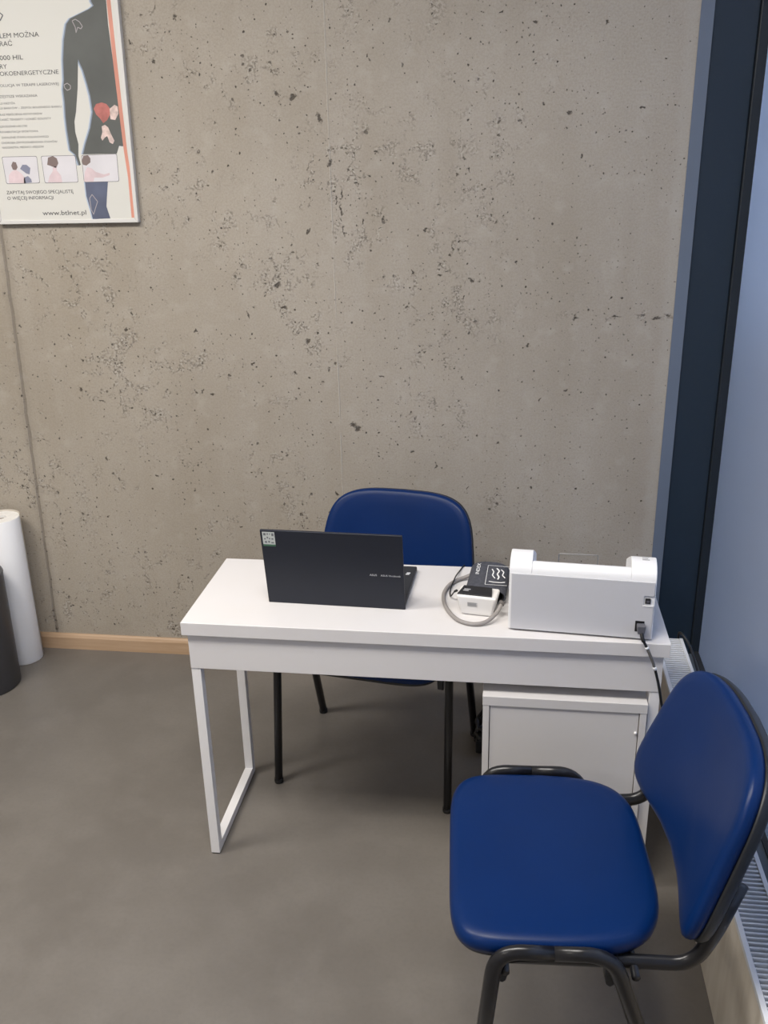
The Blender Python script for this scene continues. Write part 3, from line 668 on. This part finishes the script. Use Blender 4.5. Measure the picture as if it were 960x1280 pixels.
# inner coil of the roll
co = [(u * 0.62 + 0.006, 0.0115 + v * 0.66) for u, v in inn]; ci = [(u * 0.57 + 0.006, 0.0145 + v * 0.57) for u, v in inn]
bm = BM(); ring(bm, co, ci, -CL/2 + 0.006, CL/2 - 0.006, 3.3); obj('cuff_coil', bm, M['cuff_in'], cuff, True)
SL = math.atan(0.076 * 3.3); tp = 0.076 * (0.55 + 3.3 * CL/2) + 0.0007
text('cuff_lettering', 'INDEX', -0.024, 0.022, 0, tp, 0.0095, M['print_white'], cuff, rot=(0, -SL, PI/2), bold=0.01)
bm = BM()
def rectline(pts, w=0.0012):
    for (a, b), (c, d) in zip(pts, pts[1:]):
        t = Vector((c - a, d - b, 0)).normalized() * w; nx = Vector((-t.y, t.x, 0)) * 0.5; 
        q = [(a + nx.x, b + nx.y), (c + nx.x, d + nx.y), (c - nx.x, d - nx.y), (a - nx.x, b - nx.y)]
        bm.faces.new([bm.verts.new((x, y, 0)) for x, y in q])
rectline([(0.046, 0.040), (-0.012, 0.040), (-0.010, -0.040), (0.046, -0.038)])
rectline([(0.000, 0.026), (0.006, 0.014), (0.004, 0.000), (0.012, -0.012)], 0.003)
rectline([(0.012, 0.030), (0.020, 0.020), (0.016, 0.006), (0.022, -0.006), (0.020, -0.016)], 0.004)
rectline([(0.024, 0.026), (0.032, 0.016), (0.030, 0.002), (0.038, -0.008)], 0.003)
rectline([(-0.002, -0.026), (0.010, -0.028), (0.030, -0.028), (0.040, -0.025)], 0.003)
pr_ = obj('cuff_print', bm, M['print_white'], cuff); pr_.location = (0.008, 0, tp); pr_.rotation_euler = (SL, 0, 0)

hz = DH + 0.0056
hose = thing('air_hose', 'grey rubber air hose looping on the desk from the cuff to the monitor', 'hose', (0.655, -0.93, DH))
hp = smooth_path([(0.722, -0.786, hz + 0.012), (0.703, -0.790, hz + 0.004), (0.682, -0.802, hz), (0.661, -0.836, hz), (0.650, -0.893, hz), (0.657, -0.952, hz), (0.675, -1.003, hz), (0.701, -1.040, hz), (0.735, -1.054, hz), (0.766, -1.046, hz + 0.004), (0.790, -1.020, hz + 0.016), (0.8010, -0.999, hz + 0.030)], 8)
hp = [Vector(p) - Vector((0.655, -0.93, DH)) for p in hp]
bm = BM(); tube(bm, hp, 0.0052, 0.0052, 12); obj('hose', bm, M['hose'], hose, True)
bm = BM(); tube(bm, [hp[-1] - (hp[-1]-hp[-4]) * 0.2, hp[-1] + (hp[-1]-hp[-4]) * 0.9], 0.0075, 0.0075, 14); obj('plug', bm, M['hose_dark'], hose, True)
th = thing('adapter_cable', 'thin black cable running over the desk behind the grey hose to the monitor', 'cable', (0.675, -0.8, DH))
tz = DH + 0.0022
tpth = [Vector(p) - Vector((0.675, -0.8, DH)) for p in smooth_path([(0.700, -0.690, tz - 0.12), (0.697, -0.692, tz - 0.02), (0.694, -0.699, tz + 0.001), (0.689, -0.712, tz), (0.681, -0.751, tz + 0.003), (0.6765, -0.790, tz + 0.0105), (0.674, -0.812, tz + 0.0125), (0.668, -0.845, tz + 0.006), (0.665, -0.870, tz), (0.669, -0.905, tz + 0.004), (0.680, -0.930, tz + 0.030)], 8)]
bm = BM(); tube(bm, tpth, 0.0018, 0.0018, 8); obj('cord', bm, M['cable'], th, True)
bm = BM(); tube(bm, [tpth[-1], tpth[-1] + Vector((0.008, 0.001, 0.004))], 0.0032, 0.0032, 10); obj('plug', bm, M['cable'], th, True)

# ------------------------------------------------------------------ cable behind the radiator end, dark bundle by the chair leg
lc = [Vector(p) for p in smooth_path([(1.385, -0.318, 0.02), (1.383, -0.315, 0.20), (1.378, -0.312, 0.325), (1.380, -0.330, 0.358), (1.402, -0.375, 0.338), (1.414, -0.47, 0.30), (1.420, -0.60, 0.25), (1.420, -0.75, 0.12), (1.418, -0.85, 0.012), (1.41, -1.0, 0.006)], 8)]
bm = BM(); tube(bm, lc, 0.0042, 0.0042, 10); tag(obj('loose_cable', bm, M['cable'], None, True), 'black cable looping over the far end of the radiator', 'cable')

bun = thing('cable_bundle', 'black tangle of cables on a power strip lying beside the cabinet foot', 'cables', (0.740, -0.520, 0))
bm = BM(); box(bm, 0.012, 0.066, 0.060, 0.30, 0.0, 0.045); ps = obj('power_strip', bm, M['shell'], bun, bevel=0.006)
rr = random.Random(5)
for k in range(5):
    pts = []
    cx_, cy_, cz_ = 0.012 + rr.uniform(-0.003, 0.006), rr.uniform(-0.012, 0.03), 0.034 + 0.012 * k
    for i in range(9):
        a = 2*PI*i/9; rx = rr.uniform(0.022, 0.034); ry = rr.uniform(0.03, 0.055)
        pts.append((cx_ + rx * math.cos(a), cy_ + ry * math.sin(a), max(0.006, cz_ + rr.uniform(-0.024, 0.026))))
    pth = smooth_path(pts, 6, True); pth.append(pth[0])
    bm = BM(); tube(bm, pth, 0.0055, 0.0055, 8); obj('cable_coil', bm, M['cable'], bun, True)
bm = BM(); box(bm, -0.010, 0.034, -0.040, 0.030, 0.008, 0.058); obj('adapter', bm, M['shell'], bun, bevel=0.005)

# ------------------------------------------------------------------ paper roll and bin at the left
roll = thing('paper_roll', 'tall white roll of examination paper standing against the concrete wall', 'roll', (-1.064, -0.096, 0))
R, RHt = 0.066, 0.597
bm = BM(); lathe(bm, [(0.0185, RHt - 0.012), (0.0185, 0.0), (R - 0.002, 0.0), (R, 0.003), (R, RHt - 0.003), (R - 0.0015, RHt)], 64); obj('paper', bm, M['paper'], roll, True)
bm = BM(); lathe(bm, [(0.0185, RHt - 0.012), (0.0195, RHt), (R - 0.0015, RHt)], 64); obj('roll_end', bm, M['paper_end'], roll)
bm = BM(); lathe(bm, [(0.0175, 0.0), (0.0184, 0.0), (0.0184, RHt - 0.010), (0.0160, RHt - 0.010), (0.0160, 0.0), (0.0175, 0.0)], 32); obj('core', bm, M['cardboard'], roll, True)
bm = BM()
for k in range(25):
    pass
lathe(bm, [(R + 0.0006, 0.0), (R + 0.0012, 0.0), (R + 0.0012, RHt + 0.006), (R + 0.0006, RHt + 0.006), (R + 0.0006, 0.0)], 64)
bmesh.ops.delete(bm, geom=[f for f in bm.faces if f.calc_center_median().y < 0.018], context='FACES')
obj('wrapper', bm, M['wrap'], roll, True, label='brownish wrapping film at the back of the roll')
bn = thing('waste_bin', 'dark grey cylindrical bin standing in front of the white paper roll', 'bin', (-1.109, -0.300, 0))
bm = BM(); lathe(bm, [(0, 0.010), (0.108, 0.010), (0.112, 0.0), (0.117, 0.004), (0.121, 0.44), (0.1225, 0.446), (0.120, 0.452), (0.114, 0.452), (0.112, 0.444), (0.108, 0.03), (0, 0.03)], 64); obj('bin_body', bm, M['bin'], bn, True)
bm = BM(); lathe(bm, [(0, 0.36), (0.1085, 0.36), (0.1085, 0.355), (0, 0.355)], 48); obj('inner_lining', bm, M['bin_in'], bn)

# ------------------------------------------------------------------ framed poster
pos = thing('poster', 'white framed medical poster with a dark figure and text on the concrete wall', 'poster', (0, 0, 0))
PX0, PX1, PZ0, PZ1 = -0.926, -0.4285, 1.6365, 2.3365
LEAN = 0.0125 / 0.65
lean = lambda x, z: (x + (z - PZ0) * LEAN - 0.0005, z)
bm = BM()
fw = 0.013
def quad_prism(bm, pts, y0, y1): prism(bm, [lean(*p) for p in pts], 'y', y0, y1)
quad_prism(bm, [(PX0, PZ0), (PX1, PZ0), (PX1 - fw, PZ0 + fw), (PX0 + fw, PZ0 + fw)], -0.021, -0.001)
quad_prism(bm, [(PX1, PZ0), (PX1, PZ1), (PX1 - fw, PZ1 - fw), (PX1 - fw, PZ0 + fw)], -0.021, -0.001)
quad_prism(bm, [(PX1, PZ1), (PX0, PZ1), (PX0 + fw, PZ1 - fw), (PX1 - fw, PZ1 - fw)], -0.021, -0.001)
quad_prism(bm, [(PX0, PZ1), (PX0, PZ0), (PX0 + fw, PZ0 + fw), (PX0 + fw, PZ1 - fw)], -0.021, -0.001)
obj('frame', bm, M['poster_frame'], pos, bevel=0.002)
bm = BM(); quad_prism(bm, [(PX0 + fw - 0.001, PZ0 + fw - 0.001), (PX1 - fw + 0.001, PZ0 + fw - 0.001), (PX1 - fw + 0.001, PZ1 - fw + 0.001), (PX0 + fw - 0.001, PZ1 - fw + 0.001)], -0.0180, -0.010)
sheet = obj('sheet', bm, M['poster_paper'], pos)
def flat(name, pts, m, y, parent=sheet, th=0.0001):
    bm = BM(); f = bm.faces.new([bm.verts.new((x, y, z)) for x, z in pts]); f.normal_update(); bmesh.ops.triangulate(bm, faces=[f])
    return obj(name, bm, m, parent)
def grown(pts, dx): return [(x + dx, z) for x, z in pts]
flat('figure_glow', grown(BODY, -0.008), M['glow_ink'], -0.01808); flat('figure_glow', grown(BODY, -0.004), M['rim_ink'], -0.01812)
fig = flat('figure', BODY, M['body_ink'], -0.01816)
flat('figure_leg_glow', grown(LEG, -0.004), M['glow_ink'], -0.01808)
flat('figure_leg', LEG, M['leg_ink'], -0.01816)
flat('stripe', STRIPE, M['stripe_ink'], -0.01832)
flat('muscle', MUSCLE, M['muscle_ink'], -0.01824)
flat('hip_bone', BONE, M['bone_ink'], -0.01828)
flat('thigh_bone', FEMUR, M['bone_ink'], -0.01828)
for nm, P_ in (('shoulder_lines', SHOULDER), ('knee_lines', KNEE), ('elbow_lines', ELBOW)):
    bm = BM(); n = len(P_)
    for i in range(n):
        a, b = Vector((P_[i][0], 0, P_[i][1])), Vector((P_[(i+1) % n][0], 0, P_[(i+1) % n][1]))
        d = (b - a).normalized(); nn = Vector((-d.z, 0, d.x)) * 0.0012; o_ = Vector((0, -0.01826, 0))
        bm.faces.new([bm.verts.new(p + o_) for p in (a + nn, b + nn, b - nn, a - nn)])
    obj(nm, bm, M['line_ink'], sheet)
def rounded(q, r=0.006):
    Q = [Vector((x, 0, z)) for x, z in q]; o = []
    n = len(Q)
    for i in range(n):
        a = (Q[i-1] - Q[i]).normalized() * r; b = (Q[(i+1) % n] - Q[i]).normalized() * r
        for t in (0, 0.25, 0.5, 0.75, 1):
            p = (1-t)**2 * (Q[i] + a) + 2*t*(1-t) * Q[i] + t*t * (Q[i] + b); o.append((p.x, p.z))
    return o
def shrink(pts, s):
    cx = sum(p[0] for p in pts) / len(pts); cz = sum(p[1] for p in pts) / len(pts)
    return [(cx + (x - cx) * (1 - s), cz + (z - cz) * (1 - s * 1.45)) for x, z in pts]
for q in TH:
    r_ = rounded(q)
    pf = flat('picture_border', r_, M['ink_soft'], -0.01834)
    flat('picture', shrink(r_, 0.022), M['pic_bg'], -0.01842, pf)
for nm, pts, mm in (('picture_patient', T1A[0], 'pic_skin'), ('picture_head', T1A[1], 'pic_hair'), ('picture_doctor_head', T1A[2], 'pic_blue'), ('picture_doctor', T1A[3], 'pic_blue'),
                    ('picture_patient', T2A[0], 'pic_skin'), ('picture_head', T2A[1], 'pic_hair'), ('picture_patient', T3A[0], 'pic_skin'), ('picture_head', T3A[1], 'pic_hair')):
    flat(nm, pts, M[mm], -0.01850)
for (tx, x0, x1, z, h) in LINES:
    text('printed_text', tx, x0, x1, -0.0184, z, h, M['ink'] if h > 0.0085 else M['ink_soft'], sheet)
bm = BM(); n = len(DIAM)
for i in range(n - 1):
    a, b = Vector((DIAM[i][0], 0, DIAM[i][1])), Vector((DIAM[i+1][0], 0, DIAM[i+1][1]))
    d = (b - a).normalized(); nn = Vector((-d.z, 0, d.x)) * 0.0016; o_ = Vector((0, -0.0184, 0))
    bm.faces.new([bm.verts.new(p + o_) for p in (a + nn, b + nn, b - nn, a - nn)])
obj('emblem', bm, M['ink_soft'], sheet)

# ------------------------------------------------------------------ light
def area(name, loc, size, power, col, rot=(0, 0, 0), sy=None):
    l = bpy.data.lights.new(name, 'AREA'); l.energy = power; l.color = col; l.shape = 'RECTANGLE'; l.size = size; l.size_y = sy or size
    o = bpy.data.objects.new(name, l); C.objects.link(o); o.location = loc; o.rotation_euler = rot; return o
WARM = (1.0, 0.955, 0.895)
area('ceiling_lamp', (-1.3, -1.8, 3.05), 1.2, 67, WARM, sy=0.5)
area('ceiling_lamp', (0.25, -2.15, 3.05), 1.2, 62, WARM, sy=0.5)
area('ceiling_lamp', (-1.6, -4.6, 3.05), 1.2, 30, WARM, sy=0.5)

w = bpy.data.worlds.new('dusk_sky'); bpy.context.scene.world = w; w.use_nodes = True
nt = w.node_tree; bg = nt.nodes['Background']
g = G(nt); tc = g.node('ShaderNodeTexCoord'); sp = g.node('ShaderNodeSeparateXYZ'); nt.links.new(tc.outputs['Generated'], sp.inputs[0])
nt.links.new(g.mix(g.smooth(sp.outputs[2], -0.1, 0.7), (0.24, 0.33, 0.53), (0.38, 0.50, 0.80)), bg.inputs['Color'])
bg.inputs['Strength'].default_value = 1.6

# ------------------------------------------------------------------ camera
cam = bpy.data.cameras.new('camera'); co_ = bpy.data.objects.new('camera', cam); C.objects.link(co_)
cam.sensor_fit = 'VERTICAL'; cam.sensor_height = 24.0; cam.lens = 24.0 * 1150.088 / 1280.0
cam.clip_start = 0.05
r = Vector((0.9909851502786216, 0.13227633056604976, -0.021246277303073297)); u = Vector((-0.02751522517525868, 0.35616060629633867, 0.9340195580961779)); f = Vector((-0.13111576682768847, 0.9250149160389823, -0.35658948497478393))
co_.matrix_world = Matrix(((r.x, u.x, -f.x, 0.805973), (r.y, u.y, -f.y, -3.080944), (r.z, u.z, -f.z, 1.810931), (0, 0, 0, 1)))
S = bpy.context.scene; S.camera = co_
S.view_settings.view_transform = 'Standard'; S.view_settings.look = 'None'; S.view_settings.gamma = 1.0
S.view_settings.use_curve_mapping = False; S.view_settings.exposure = 0.0
